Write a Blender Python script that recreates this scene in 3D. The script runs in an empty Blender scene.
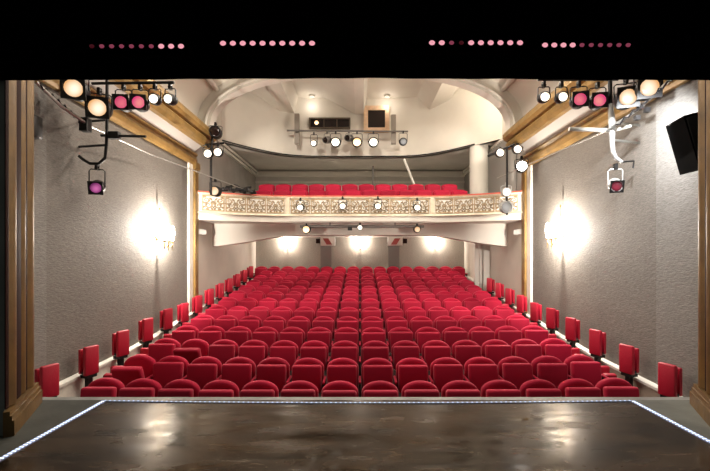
import bpy, bmesh, math, random
from mathutils import Vector, Matrix
random.seed(7)
PI = math.pi
sc = bpy.context.scene
COL = sc.collection
F = 408.0            # focal length in pixels of the 710 px wide frame
EYE = 1.5            # eye height above the stage floor (z = 0)

def at(px, py, d):
    """the point in the room that the photograph shows at px, py, d metres from the lens"""
    return Vector(((px-360)/F*d, d, EYE+(257-py)/F*d))

# ------------------------------------------------------------------ materials
MATS = {}
def mat(name, col, rough=.6, metal=0, sheen=0, emit=None, estr=0, spec=.5, bump=None, var=None, coat=0, objvar=0):
    if name in MATS: return MATS[name]
    m = bpy.data.materials.new(name); m.use_nodes = True
    nt = m.node_tree; b = nt.nodes['Principled BSDF']
    b.inputs['Base Color'].default_value = (*col, 1)
    b.inputs['Roughness'].default_value = rough
    b.inputs['Metallic'].default_value = metal
    b.inputs['Specular IOR Level'].default_value = spec
    if sheen:
        b.inputs['Sheen Weight'].default_value = sheen
        b.inputs['Sheen Roughness'].default_value = .4
        b.inputs['Sheen Tint'].default_value = (1, .35, .4, 1)
    if coat:
        b.inputs['Coat Weight'].default_value = coat
    if emit:
        b.inputs['Emission Color'].default_value = (*emit, 1)
        b.inputs['Emission Strength'].default_value = estr
    tc = None
    if bump or var or objvar:
        tc = nt.nodes.new('ShaderNodeTexCoord')
    if var:   # (scale, amount): blotchy variation of the base colour
        n = nt.nodes.new('ShaderNodeTexNoise'); n.inputs['Scale'].default_value = var[0]; n.inputs['Detail'].default_value = 5
        nt.links.new(tc.outputs['Object'], n.inputs['Vector'])
        r = nt.nodes.new('ShaderNodeValToRGB')
        lo = tuple(max(0, c*(1-var[1])) for c in col); hi = tuple(min(1, c*(1+var[1])) for c in col)
        r.color_ramp.elements[0].position = .3; r.color_ramp.elements[1].position = .7
        r.color_ramp.elements[0].color = (*lo, 1); r.color_ramp.elements[1].color = (*hi, 1)
        nt.links.new(n.outputs['Fac'], r.inputs['Fac'])
        nt.links.new(r.outputs['Color'], b.inputs['Base Color'])
    if objvar:
        oi = nt.nodes.new('ShaderNodeObjectInfo')
        h = nt.nodes.new('ShaderNodeHueSaturation'); h.inputs['Color'].default_value = (*col, 1)
        mr = nt.nodes.new('ShaderNodeMapRange')
        mr.inputs['To Min'].default_value = 1-objvar; mr.inputs['To Max'].default_value = 1+objvar
        nt.links.new(oi.outputs['Random'], mr.inputs['Value'])
        nt.links.new(mr.outputs['Result'], h.inputs['Value'])
        nt.links.new(h.outputs['Color'], b.inputs['Base Color'])
    if bump:  # (scale, strength)
        n = nt.nodes.new('ShaderNodeTexNoise'); n.inputs['Scale'].default_value = bump[0]; n.inputs['Detail'].default_value = 4
        nt.links.new(tc.outputs['Object'], n.inputs['Vector'])
        bp = nt.nodes.new('ShaderNodeBump'); bp.inputs['Strength'].default_value = bump[1]; bp.inputs['Distance'].default_value = .02
        nt.links.new(n.outputs['Fac'], bp.inputs['Height'])
        nt.links.new(bp.outputs['Normal'], b.inputs['Normal'])
    MATS[name] = m
    return m

velvet = mat('red_velvet', (.38, .007, .034), .75, sheen=.5, objvar=.16, spec=.15)
velvet_pan = mat('red_velvet_pan', (.385, .007, .034), .7, sheen=.5, objvar=.18, spec=.2)
vinyl = mat('red_vinyl', (.42, .006, .028), .5, objvar=.12, bump=(60, .15))
black = mat('black_metal', (.012, .011, .011), .5, spec=.4)
blackcloth = mat('black_cloth', (.002, .0015, .002), 1, spec=0)
steel = mat('brushed_steel', (.5, .5, .48), .35, metal=.9)
whitepaint = mat('white_paint', (.72, .69, .62), .6, var=(1.2, .06), bump=(8, .1))
plaster = mat('cream_plaster', (.74, .70, .62), .75, var=(.7, .08), bump=(5, .12))
greyplaster = mat('grey_plaster', (.58, .55, .50), .8, var=(1.5, .08))
greypanel = mat('grey_panel', (.30, .27, .23), .7, var=(2, .1))
darkgrey = mat('dark_grey_wall', (.30, .28, .255), .8, var=(2, .1), bump=(20, .2))
gold = mat('gilt_paint', (.25, .150, .045), .42, metal=.35, var=(4, .28), bump=(14, .2))
goldlight = mat('pale_gilt', (.74, .64, .48), .5, metal=.05, var=(6, .2))
goldshaded = mat('shaded_gilt', (.13, .07, .014), .5, metal=.3, var=(4, .3), bump=(14, .2))  # gilt with the shade on the stage-facing reveal put into its colour
maroon = mat('maroon_paint', (.018, .005, .003), .7, spec=.08)
stageflat = mat('stage_flat', (.16, .17, .145), .8, var=(2, .25))
carpet = mat('dark_carpet', (.05, .03, .028), .95)
cream = mat('cream_panel', (.86, .84, .78), .6)
darkglass = mat('dark_glass', (.012, .006, .005), .12)
woodpeach = mat('pale_wood', (.78, .55, .36), .55, var=(9, .12))
brass = mat('brass', (.55, .40, .18), .3, metal=.9)
rub = mat('grey_cable', (.16, .145, .13), .6)

def lampmat(name, col, s, rim=None, power=2.0):
    m = mat(name, (.02, .02, .02), .4, emit=col, estr=s)
    if rim and not m.get('rimmed'):
        m['rimmed'] = 1
        nt = m.node_tree; b = nt.nodes['Principled BSDF']
        tc = nt.nodes.new('ShaderNodeTexCoord')
        sb = nt.nodes.new('ShaderNodeVectorMath'); sb.operation = 'SUBTRACT'; sb.inputs[1].default_value = (.5, .5, .5)
        nt.links.new(tc.outputs['Generated'], sb.inputs[0])
        ln = nt.nodes.new('ShaderNodeVectorMath'); ln.operation = 'LENGTH'; nt.links.new(sb.outputs[0], ln.inputs[0])
        r = nt.nodes.new('ShaderNodeValToRGB'); e = r.color_ramp.elements
        e[0].position = .22; e[0].color = (*col, 1); e[1].position = .62; e[1].color = (*rim, 1)
        nt.links.new(ln.outputs['Value'], r.inputs['Fac']); nt.links.new(r.outputs['Color'], b.inputs['Emission Color'])
    return m
L_white = lampmat('lens_white', (1, .95, .86), 5, (.28, .21, .14))
L_warm = lampmat('lens_warm', (1, .78, .50), 4, (.35, .17, .06))
L_cream = lampmat('lens_cream', (1, .88, .68), 1.05, (.70, .36, .14))
L_pink = lampmat('lens_pink', (1, .24, .28), .75, (.65, .05, .16))
L_pinkhot = lampmat('lens_pink_hot', (1, .36, .30), .8, (.75, .04, .20))
L_red = lampmat('lens_red', (.75, .03, .10), .45, (.12, .002, .012))
L_purple = lampmat('lens_purple', (1, .22, .62), .55, (.12, .008, .09))
L_dim = lampmat('lens_dim', (.75, .70, .65), .6, (.3, .28, .26))
L_bulb = lampmat('bulb_glow', (1, .90, .74), 14)
L_led = lampmat('led_lens', (1, .42, .50), .75)
L_leddim = lampmat('led_lens_dim', (.55, .10, .18), .35)
L_ledoff = lampmat('led_lens_off', (.25, .02, .04), .15)

def wall_fabric(name, col):
    m = mat(name, col, .8)
    nt = m.node_tree; b = nt.nodes['Principled BSDF']
    tc = nt.nodes.new('ShaderNodeTexCoord')
    mp = nt.nodes.new('ShaderNodeMapping'); mp.inputs['Scale'].default_value = (15, 15, 75)
    nt.links.new(tc.outputs['Object'], mp.inputs['Vector'])
    n = nt.nodes.new('ShaderNodeTexNoise'); n.inputs['Scale'].default_value = 1.2; n.inputs['Detail'].default_value = 3
    nt.links.new(mp.outputs['Vector'], n.inputs['Vector'])
    n2 = nt.nodes.new('ShaderNodeTexNoise'); n2.inputs['Scale'].default_value = .9; n2.inputs['Detail'].default_value = 4
    nt.links.new(tc.outputs['Object'], n2.inputs['Vector'])
    mx = nt.nodes.new('ShaderNodeMath'); mx.operation = 'MULTIPLY_ADD'
    mx.inputs[1].default_value = .65
    nt.links.new(n.outputs['Fac'], mx.inputs[0]); 
    ml = nt.nodes.new('ShaderNodeMath'); ml.operation = 'MULTIPLY'; ml.inputs[1].default_value = .35
    nt.links.new(n2.outputs['Fac'], ml.inputs[0]); nt.links.new(ml.outputs[0], mx.inputs[2])
    r = nt.nodes.new('ShaderNodeValToRGB')
    r.color_ramp.elements[0].position = .33; r.color_ramp.elements[1].position = .67
    r.color_ramp.elements[0].color = (*[c*.72 for c in col], 1); r.color_ramp.elements[1].color = (*[min(1, c*1.25) for c in col], 1)
    nt.links.new(mx.outputs[0], r.inputs['Fac']); nt.links.new(r.outputs['Color'], b.inputs['Base Color'])
    bp = nt.nodes.new('ShaderNodeBump'); bp.inputs['Strength'].default_value = .5; bp.inputs['Distance'].default_value = .012
    nt.links.new(n.outputs['Fac'], bp.inputs['Height']); nt.links.new(bp.outputs['Normal'], b.inputs['Normal'])
    return m
fabric = wall_fabric('taupe_wall_fabric', (.150, .134, .116))
fabric_back = wall_fabric('taupe_back_wall', (.24, .21, .175))

def stage_material():
    m = mat('worn_stage_boards', (.03, .02, .013), .25, spec=.24)
    nt = m.node_tree; b = nt.nodes['Principled BSDF']
    b.inputs['Specular Tint'].default_value = (1, .80, .58, 1)
    tc = nt.nodes.new('ShaderNodeTexCoord')
    def noise(scale, vec, det=5, dist=0):
        n = nt.nodes.new('ShaderNodeTexNoise'); n.inputs['Scale'].default_value = scale; n.inputs['Detail'].default_value = det
        n.inputs['Distortion'].default_value = dist
        nt.links.new(vec, n.inputs['Vector']); return n
    mp = nt.nodes.new('ShaderNodeMapping'); mp.inputs['Scale'].default_value = (.8, 2.6, 1)
    nt.links.new(tc.outputs['Object'], mp.inputs['Vector'])
    n1 = noise(1.6, mp.outputs['Vector'], 7, .6)
    r1 = nt.nodes.new('ShaderNodeValToRGB')
    e = r1.color_ramp.elements
    e[0].position = .34; e[0].color = (.006, .004, .0025, 1); e[1].position = .66; e[1].color = (.050, .031, .017, 1)
    nt.links.new(n1.outputs['Fac'], r1.inputs['Fac'])
    # sparse pale scuffs
    n2 = noise(7, mp.outputs['Vector'], 8, 1.5)
    r2 = nt.nodes.new('ShaderNodeValToRGB'); e = r2.color_ramp.elements
    e[0].position = .60; e[0].color = (0, 0, 0, 1); e[1].position = .70; e[1].color = (1, 1, 1, 1)
    nt.links.new(n2.outputs['Fac'], r2.inputs['Fac'])
    mx = nt.nodes.new('ShaderNodeMix'); mx.data_type = 'RGBA'
    mf = nt.nodes.new('ShaderNodeMath'); mf.operation = 'MULTIPLY'; mf.inputs[1].default_value = .22
    nt.links.new(r2.outputs['Color'], mf.inputs[0]); nt.links.new(mf.outputs[0], mx.inputs['Factor'])
    nt.links.new(r1.outputs['Color'], mx.inputs[6]); mx.inputs[7].default_value = (.20, .15, .10, 1)
    nt.links.new(mx.outputs[2], b.inputs['Base Color'])
    n3 = noise(2.2, mp.outputs['Vector'], 6, .4)
    mr = nt.nodes.new('ShaderNodeMapRange'); mr.inputs['From Min'].default_value = .3; mr.inputs['From Max'].default_value = .7
    mr.inputs['To Min'].default_value = .07; mr.inputs['To Max'].default_value = .33
    nt.links.new(n3.outputs['Fac'], mr.inputs['Value']); nt.links.new(mr.outputs['Result'], b.inputs['Roughness'])
    n4 = noise(3.5, tc.outputs['Object'], 3)
    bp = nt.nodes.new('ShaderNodeBump'); bp.inputs['Strength'].default_value = .16; bp.inputs['Distance'].default_value = .02
    nt.links.new(n4.outputs['Fac'], bp.inputs['Height']); nt.links.new(bp.outputs['Normal'], b.inputs['Normal'])
    return m
stagemat = stage_material()
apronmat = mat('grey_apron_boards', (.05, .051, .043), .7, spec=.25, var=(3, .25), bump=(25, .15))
lipmat = mat('stage_lip_metal', (.26, .26, .25), .45, metal=.3, var=(5, .2))

def ledstrip_material(name, spacing, lo, hi):
    m = mat(name, (.5, .55, .6), .4)
    nt = m.node_tree; b = nt.nodes['Principled BSDF']
    tc = nt.nodes.new('ShaderNodeTexCoord'); sp = nt.nodes.new('ShaderNodeSeparateXYZ')
    nt.links.new(tc.outputs['Object'], sp.inputs[0])
    m1 = nt.nodes.new('ShaderNodeMath'); m1.operation = 'MULTIPLY'; m1.inputs[1].default_value = 2*PI/spacing
    nt.links.new(sp.outputs['X'], m1.inputs[0])
    m2 = nt.nodes.new('ShaderNodeMath'); m2.operation = 'SINE'; nt.links.new(m1.outputs[0], m2.inputs[0])
    mr = nt.nodes.new('ShaderNodeMapRange'); mr.inputs['From Min'].default_value = -.2; mr.inputs['From Max'].default_value = 1
    mr.inputs['To Min'].default_value = lo; mr.inputs['To Max'].default_value = hi
    nt.links.new(m2.outputs[0], mr.inputs['Value'])
    b.inputs['Emission Color'].default_value = (.52, .66, 1, 1)
    nt.links.new(mr.outputs['Result'], b.inputs['Emission Strength'])
    return m
ledstrip = ledstrip_material('led_tape', .036, .12, 2.4)
ledfront = ledstrip_material('led_tape_front', .05, .05, .95)

# ------------------------------------------------------------------ mesh building
class MB:
    """collects shapes, links them as ONE mesh object"""
    def __init__(s): s.v = []; s.f = []; s.sm = []
    def add(s, vs, fs, smooth=False, M=None):
        o = len(s.v)
        s.v += [tuple(M @ Vector(p)) if M else tuple(p) for p in vs]
        s.f += [[i+o for i in f] for f in fs]; s.sm += [smooth]*len(fs); return s
    def box(s, a, b, M=None):
        x0, y0, z0 = a; x1, y1, z1 = b
        vs = [(x0,y0,z0),(x1,y0,z0),(x1,y1,z0),(x0,y1,z0),(x0,y0,z1),(x1,y0,z1),(x1,y1,z1),(x0,y1,z1)]
        return s.add(vs, [(0,3,2,1),(4,5,6,7),(0,1,5,4),(1,2,6,5),(2,3,7,6),(3,0,4,7)], M=M)
    def rbox(s, a, b, r, seg=3, M=None):
        bm = bmesh.new(); bmesh.ops.create_cube(bm, size=1)
        for v in bm.verts:
            v.co = Vector([a[i]+(v.co[i]+.5)*(b[i]-a[i]) for i in range(3)])
        bmesh.ops.bevel(bm, geom=bm.edges[:]+bm.verts[:], offset=r, segments=seg, profile=.5, affect='EDGES')
        bm.verts.index_update()
        vs = [v.co.copy() for v in bm.verts]; fs = [[v.index for v in f.verts] for f in bm.faces]; bm.free()
        return s.add(vs, fs, True, M)
    def tube(s, pts, r, n=8, caps=True):
        pts = [Vector(p) for p in pts]; rings = []
        up = None
        for i, p in enumerate(pts):
            t = (pts[min(i+1, len(pts)-1)]-pts[max(i-1, 0)]).normalized()
            if up is None: up = Vector((0,0,1)) if abs(t.z) < .9 else Vector((1,0,0))
            a = t.cross(up).normalized(); up = a.cross(t).normalized()
            rr = r[i] if isinstance(r, (list, tuple)) else r
            rings.append([p+a*rr*math.cos(k*2*PI/n)+up*rr*math.sin(k*2*PI/n) for k in range(n)])
        vs = [q for g in rings for q in g]; fs = []
        for i in range(len(pts)-1):
            for k in range(n):
                fs.append((i*n+k, i*n+(k+1)%n, (i+1)*n+(k+1)%n, (i+1)*n+k))
        s.add(vs, fs, True)
        if caps: s.add(rings[0], [list(range(n))]); s.add(rings[-1], [list(range(n))[::-1]])
        return s
    def lathe(s, prof, n=20, M=None, closed=False):
        """prof: (radius, height) about local Z"""
        vs = []; fs = []
        for r, z in prof:
            vs += [(r*math.cos(k*2*PI/n), r*math.sin(k*2*PI/n), z) for k in range(n)]
        for i in range(len(prof)-1):
            for k in range(n): fs.append((i*n+k, i*n+(k+1)%n, (i+1)*n+(k+1)%n, (i+1)*n+k))
        return s.add(vs, fs, True, M)
    def prism(s, poly, axis, a, b, M=None):
        """poly: 2D points; axis: the extrusion axis. x: poly=(y,z); y: poly=(x,z); z: poly=(x,y)"""
        def P(q, t):
            return {'x': (t, q[0], q[1]), 'y': (q[0], t, q[1]), 'z': (q[0], q[1], t)}[axis]
        n = len(poly); vs = [P(q, a) for q in poly]+[P(q, b) for q in poly]
        fs = [list(range(n))[::-1], [n+i for i in range(n)]]+[(i, (i+1)%n, n+(i+1)%n, n+i) for i in range(n)]
        return s.add(vs, fs, M=M)
    def sweep(s, prof, path, smooth=False, closed=True):
        """prof: (out, z) offsets; path: (x, y) points in plan, out = to the right-hand normal pointing at the stage"""
        n = len(prof); vs = []; fs = []
        for i, p in enumerate(path):
            a = Vector(path[max(i-1, 0)]); b = Vector(path[min(i+1, len(path)-1)]); t = (b-a).normalized()
            nn = Vector((t.y, -t.x))
            for o, z in prof: vs.append((p[0]+nn.x*o, p[1]+nn.y*o, z))
        for i in range(len(path)-1):
            for k in range(n if closed else n-1):
                fs.append((i*n+k, i*n+(k+1)%n, (i+1)*n+(k+1)%n, (i+1)*n+k))
        s.add(vs, fs, smooth)
        if closed:
            s.add(vs[:n], [list(range(n))]); s.add(vs[-n:], [list(range(n))[::-1]])
        return s
    def build(s, name, m, parent=None, recalc=True):
        me = bpy.data.meshes.new(name); me.from_pydata(s.v, [], s.f); me.update()
        for p, q in zip(me.polygons, s.sm): p.use_smooth = q
        if recalc:
            bm = bmesh.new(); bm.from_mesh(me); bmesh.ops.recalc_face_normals(bm, faces=bm.faces); bm.to_mesh(me); bm.free()
        if m: me.materials.append(m)
        o = bpy.data.objects.new(name, me); COL.objects.link(o)
        if parent: o.parent = parent
        return o

def empty(name, loc=(0,0,0), rz=0):
    o = bpy.data.objects.new(name, None); COL.objects.link(o); o.empty_display_size = .1
    o.location = loc; o.rotation_euler = (0, 0, rz); return o
def tag(o, label=None, cat=None, group=None, kind=None):
    if label: o['label'] = label
    if cat: o['category'] = cat
    if group: o['group'] = group
    if kind: o['kind'] = kind
    return o
KIDS = {}
def copy_tree(o, parent=None):
    c = o.copy(); COL.objects.link(c)
    if parent: c.parent = parent
    for ch in list(o.children): copy_tree(ch, c)
    return c
def struct(o): o['kind'] = 'structure'; return o
def aim(d):
    """matrix whose local Z points along d"""
    return Vector(d).normalized().to_track_quat('Z', 'Y').to_matrix().to_4x4()
def light(kind, loc, power, col=(1,.9,.78), radius=.05, **k):
    l = bpy.data.lights.new('lamp_light', kind); l.energy = power; l.color = col
    if kind != 'AREA': l.shadow_soft_size = radius
    o = bpy.data.objects.new('lamp_light', l); o.location = loc; COL.objects.link(o)
    for a, v in k.items():
        if a == 'aim': o.rotation_euler = (Vector(v)-Vector(loc)).to_track_quat('-Z', 'Y').to_euler()
        else: setattr(l, a, v)
    return o
ORD = 'first second third fourth fifth sixth seventh eighth ninth tenth eleventh twelfth thirteenth fourteenth fifteenth sixteenth'.split()

# ------------------------------------------------------------------ room numbers
WX = 4.2                      # half width of the hall
YB = 16.45                    # back wall
H = [1.638, 1.548, 1.459, 1.372, 1.285, 1.19, 1.075, .97, .87, .757, .643, .53, .36]   # seat tops under the eye, row by row
ROWY = [5.39+.865*i for i in range(13)]
ROWZ = [EYE-h-.85 for h in H]
def floor_z(y):
    if y <= ROWY[0]: return ROWZ[0]
    for i in range(12):
        if y <= ROWY[i+1]:
            t = (y-ROWY[i])/(ROWY[i+1]-ROWY[i]); return ROWZ[i]*(1-t)+ROWZ[i+1]*t
    return ROWZ[12]

# ------------------------------------------------------------------ shell
m = MB()
prof = [(4.3, ROWZ[0])]+[(y, z) for y, z in zip(ROWY, ROWZ)]+[(YB+.2, ROWZ[12]), (YB+.2, -1.6), (4.3, -1.6)]
m.prism(prof, 'x', -WX-.2, WX+.2); struct(m.build('floor', carpet))
# stage
struct(MB().box((-2.68, -4, -.12), (2.84, 4.28, 0)).build('floor_stage', stagemat))
struct(MB().box((-6, -4, -.12), (-2.68, 4.28, 0)).build('floor_apron_left', apronmat))
struct(MB().box((2.84, -4, -.12), (6, 4.28, 0)).build('floor_apron_right', mat('lit_apron_boards', (.12, .125, .11), .65, spec=.3, var=(3, .25), bump=(25, .15))))  # board colour lightened for the stronger light on this side
struct(MB().box((-4.2, 4.28, -.14), (4.2, 4.37, .0)).build('trim_stage_lip', lipmat))
struct(MB().box((-4.2, 4.24, -1.1), (4.2, 4.3, -.14)).build('wall_stage_front', stageflat))
# side walls: fabric below, plaster above the cornice, behind the arch
for sgn, nm in ((-1, 'left'), (1, 'right')):
    x0, x1 = sorted((sgn*WX, sgn*(WX+.2)))
    struct(MB().box((x0, 4.1, -1.6), (x1, 10.2, EYE+2.6)).build('wall_'+nm, fabric))
    struct(MB().box((x0, 10.2, -1.6), (x1, YB+.2, EYE+1.0)).build('wall_rear_'+nm, mat('beige_wall', (.50, .45, .39), .8, var=(1, .1)) ))
    struct(MB().box((x0, 10.2, EYE+1.0), (x1, YB+.2, EYE+3.42)).build('wall_balcony_'+nm, darkgrey))
    struct(MB().box((x0, 10.2, EYE+3.42), (x1, YB+.2, EYE+5.7)).build('wall_upper_'+nm, plaster))
    # cornice along the balcony walls
    xa, xb = sorted((sgn*WX, sgn*(WX-.10)))
    struct(MB().box((xa, 10.4, EYE+3.36), (xb, YB, EYE+3.44)).box((xa, 10.4, EYE+3.24), (xa+abs(xb-xa)*.6 if sgn > 0 else xb, YB, EYE+3.30)).build('trim_cornice_'+nm, whitepaint))
struct(MB().box((-WX-.2, YB, -1.6), (WX+.2, YB+.2, EYE+.95)).build('wall_back', fabric_back))
struct(MB().box((-WX-.2, YB, EYE+.95), (WX+.2, YB+.2, EYE+5.7)).build('wall_balcony_back', greyplaster))
struct(MB().box((-WX, YB-.12, EYE+3.22), (WX, YB, EYE+3.42)).box((-WX, YB-.06, EYE+2.98), (WX, YB, EYE+3.06)).build('trim_cornice_back', whitepaint))
# pale dado along the side walls, its top climbing with the rake
dado = [(4.45, -1.80), (5.6, -1.78), (7.0, -1.72), (8.5, -1.58), (12, -1.15), (YB-.05, -.62)]
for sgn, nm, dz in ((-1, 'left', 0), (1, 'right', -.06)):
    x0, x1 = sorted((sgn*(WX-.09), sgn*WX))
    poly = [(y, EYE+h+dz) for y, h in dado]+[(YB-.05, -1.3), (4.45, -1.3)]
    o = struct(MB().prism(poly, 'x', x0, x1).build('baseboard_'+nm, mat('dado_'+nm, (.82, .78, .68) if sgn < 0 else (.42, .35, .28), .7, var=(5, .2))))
    cap = MB()
    xc0, xc1 = sorted((sgn*(WX-.13), sgn*WX))
    for (ya, ha), (yb, hb) in zip(dado, dado[1:]):
        cap.prism([(ya, EYE+ha+dz), (yb, EYE+hb+dz), (yb, EYE+hb+dz+.035), (ya, EYE+ha+dz+.035)], 'x', xc0, xc1)
    cap.build('dado_cap', whitepaint, o)

fabric_pale = wall_fabric('pale_wall_fabric', (.185, .172, .155))
for sgn, nm, ye in ((-1, 'left', 5.45), (1, 'right', 5.77)):
    x0, x1 = sorted((sgn*WX, sgn*(WX-.012)))
    struct(MB().box((x0, 4.1, -1.0), (x1, ye, EYE+2.3)).build('wall_panel_'+nm, fabric_pale))

# the proscenium: dark wall ends with gilt and maroon mouldings on the splayed reveal
def proscenium(sgn, A, B, nm):
    outer = sgn*6.2
    poly = [A, B, (outer, B[1]), (outer, A[1])]
    w = struct(MB().prism(poly, 'z', 0, 5.2).build('wall_proscenium_'+nm, stageflat))
    A = Vector(A); B = Vector(B); t = (B-A); nrm = Vector((-sgn, 0))
    nn = Vector((t.y, -t.x)).normalized()
    if nn.dot(nrm) < 0: nn = -nn
    segs = [(.0, .10, maroon, .008), (.10, .30, goldshaded, .03), (.30, .54, maroon, .008), (.54, .68, goldshaded, .02), (.68, .78, maroon, .008), (.78, 1.0, goldshaded, .032)]
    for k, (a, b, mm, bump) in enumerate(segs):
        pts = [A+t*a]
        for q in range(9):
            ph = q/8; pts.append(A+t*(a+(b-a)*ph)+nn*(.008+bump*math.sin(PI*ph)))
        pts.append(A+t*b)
        MB().prism([tuple(p) for p in pts], 'z', .22, 5.2).build('gilt_moulding' if mm is goldshaded else 'maroon_channel', mm, w)
    # plinth
    p0 = A-t*.05; p1 = B+t*.10
    pl = MB()
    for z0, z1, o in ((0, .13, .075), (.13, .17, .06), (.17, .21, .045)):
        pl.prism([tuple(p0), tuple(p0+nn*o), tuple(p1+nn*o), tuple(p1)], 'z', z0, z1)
    pl.build('plinth', goldshaded, w)
proscenium(-1, (-2.98, 3.42), (-3.32, 4.12), 'left')
proscenium(1, (3.08, 3.42), (3.41, 4.08), 'right')

# vault over the stalls with coves, gilt cornices and the arch rib
def sell(a, b, e, n=48, x0=-1, x1=1):
    out = []
    for i in range(n+1):
        th = PI*(1-i/n); c, s_ = math.cos(th), math.sin(th)
        out.append((a*math.copysign(abs(c)**(2/e), c), b*abs(s_)**(2/e)))
    return out
arch_in = [(x, EYE+3.08+z) for x, z in sell(3.60, 1.38, 2.35)]
arch_out = [(x, EYE+3.08+z) for x, z in sell(3.93, 1.72, 2.35)]
v = MB(); n = len(arch_out)
vs = [(x, 4.1, z) for x, z in arch_out]+[(x, 9.8, z) for x, z in arch_out]+[(x*1.02, 4.1, z+.12) for x, z in arch_out]+[(x*1.02, 9.8, z+.12) for x, z in arch_out]
v.add(vs, [(i, i+1, n+i+1, n+i) for i in range(n-1)]+[(2*n+i, 2*n+i+1, 3*n+i+1, 3*n+i) for i in range(n-1)], True)
struct(v.build('ceiling', plaster, recalc=False))
rib = MB()
for ya, yb in ((9.78, 10.08),):
    inner = arch_in; top = EYE+5.75
    outer = []
    for i, (x, z) in enumerate(inner):
        u = i/(len(inner)-1)
        # walk round a rectangle
        if u < .25: outer.append((-WX-.05, EYE+3.0+(top-EYE-3.0)*u/.25))
        elif u <= .75: outer.append((-WX-.05+(2*WX+.1)*(u-.25)/.5, top))
        else: outer.append((WX+.05, top-(top-EYE-3.0)*(u-.75)/.25))
    k = len(inner)
    vs = [(x, ya, z) for x, z in inner]+[(x, yb, z) for x, z in inner]+[(x, ya, z) for x, z in outer]+[(x, yb, z) for x, z in outer]
    fs = []
    for i in range(k-1):
        fs += [(i, i+1, k+i+1, k+i), (i, 2*k+i, 2*k+i+1, i+1), (k+i, k+i+1, 3*k+i+1, 3*k+i)]
    rib.add(vs, fs)
struct(rib.build('ceiling_arch_rib', whitepaint))
# bead along the rib's edge
bd = MB(); bd.tube([(x, 9.76, z) for x, z in [(a*1.03, EYE+3.08+(b_-EYE-3.08)*1.06) for a, b_ in arch_in]], .035, 8)
struct(bd.build('trim_arch_bead', whitepaint))
for sgn, nm in ((-1, 'left'), (1, 'right')):
    P = lambda pts: [(sgn*x, EYE+z) for x, z in pts]
    dz = 0 if sgn < 0 else -.06
    struct(MB().prism(P([(4.25, 2.40+dz), (4.16, 2.40+dz), (4.05, 2.62), (3.86, 2.78), (3.72, 2.84), (3.72, 3.12), (4.25, 3.3)]), 'y', 4.1, 10.06).build('ceiling_cove_'+nm, mat('cove_grey', (.46, .43, .39), .7)))
    # lower gilt band
    struct(MB().prism(P([(4.2, 2.30+dz), (4.13, 2.30+dz), (4.09, 2.34+dz), (4.07, 2.42+dz), (4.10, 2.50+dz), (4.06, 2.55+dz), (4.08, 2.60+dz), (4.2, 2.62+dz)]), 'y', 4.1, 10.22).build('trim_lower_gilt_'+nm, gold))
    # upper gilt moulding: two rolls with a groove
    struct(MB().prism(P([(3.86, 2.70), (3.70, 2.66), (3.64, 2.72), (3.62, 2.80), (3.66, 2.85), (3.60, 2.88), (3.55, 2.94), (3.55, 3.03), (3.60, 3.10), (3.74, 3.14), (3.86, 3.0)]), 'y', 4.1, 10.16).build('trim_upper_gilt_'+nm, gold))
    # pale batten high on the vault
    i = 8 if sgn < 0 else n-9
    x, z = arch_out[i]
    struct(MB().tube([(x*.985, 4.1, z-.02), (x*.985, 9.8, z-.02)], .06, 8).build('trim_vault_roll_'+nm, whitepaint))
    # gilt pilaster at the end of the fabric wall, pale strip on its stage side
    xa = sgn*WX
    pl = MB(); x0, x1 = sorted((xa, xa-sgn*.10))
    pl.box((x0, 10.16, floor_z(10.2)-.1), (x1, 10.36, EYE+2.32+dz))
    x0, x1 = sorted((xa, xa-sgn*.13)); pl.box((x0, 10.13, EYE+2.2+dz), (x1, 10.40, EYE+2.36+dz)).box((x0, 10.13, floor_z(10.2)-.1), (x1, 10.40, floor_z(10.2)+.75))
    t = struct(pl.build('trim_pilaster_'+nm, gold))
    x0, x1 = sorted((xa, xa-sgn*.05))
    MB().box((x0, 9.93, floor_z(10)-.1), (x1, 10.15, EYE+2.3+dz)).build('pale_strip', whitepaint, t)

# ceiling, beams and curved bulkhead over the balcony
struct(MB().box((-WX-.2, 10.0, EYE+5.58), (WX+.2, 15, EYE+5.75)).build('ceiling_rear', plaster))
ctrl = [(-4.25, 12.25), (-3.9, 12.75), (-3.5, 13.25), (-2.95, 13.8), (-2.4, 14.15), (-1.6, 14.32), (0, 14.36), (1.4, 14.32), (2.1, 14.15), (2.7, 13.75), (3.25, 13.2), (3.75, 12.6), (4.25, 12.0)]
def cr(pts, k=6):
    out = []
    for i in range(len(pts)-1):
        p0 = Vector(pts[max(i-1, 0)]); p1 = Vector(pts[i]); p2 = Vector(pts[i+1]); p3 = Vector(pts[min(i+2, len(pts)-1)])
        for j in range(k):
            t = j/k
            out.append(tuple(.5*((2*p1)+(p2-p0)*t+(2*p0-5*p1+4*p2-p3)*t*t+(3*p1-p0-3*p2+p3)*t*t*t)))
    out.append(tuple(pts[-1])); return out
bpath = cr(ctrl)
bk = MB().sweep([(0, EYE+3.5), (0, EYE+5.6), (-.15, EYE+5.6), (-.15, EYE+3.5)], bpath, False)
o = struct(bk.build('wall_bulkhead', plaster))
for p in o.data.polygons: p.use_smooth = len(p.vertices) == 4
o.data.set_sharp_from_angle(angle=.6) if hasattr(o.data, 'set_sharp_from_angle') else None
sf = MB(); k = len(bpath)
sf.add([(x, y, EYE+3.5) for x, y in bpath]+[(x, YB, EYE+3.5) for x, y in bpath], [(i, i+1, k+i+1, k+i) for i in range(k-1)])
struct(sf.build('ceiling_balcony', greyplaster))
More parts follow.
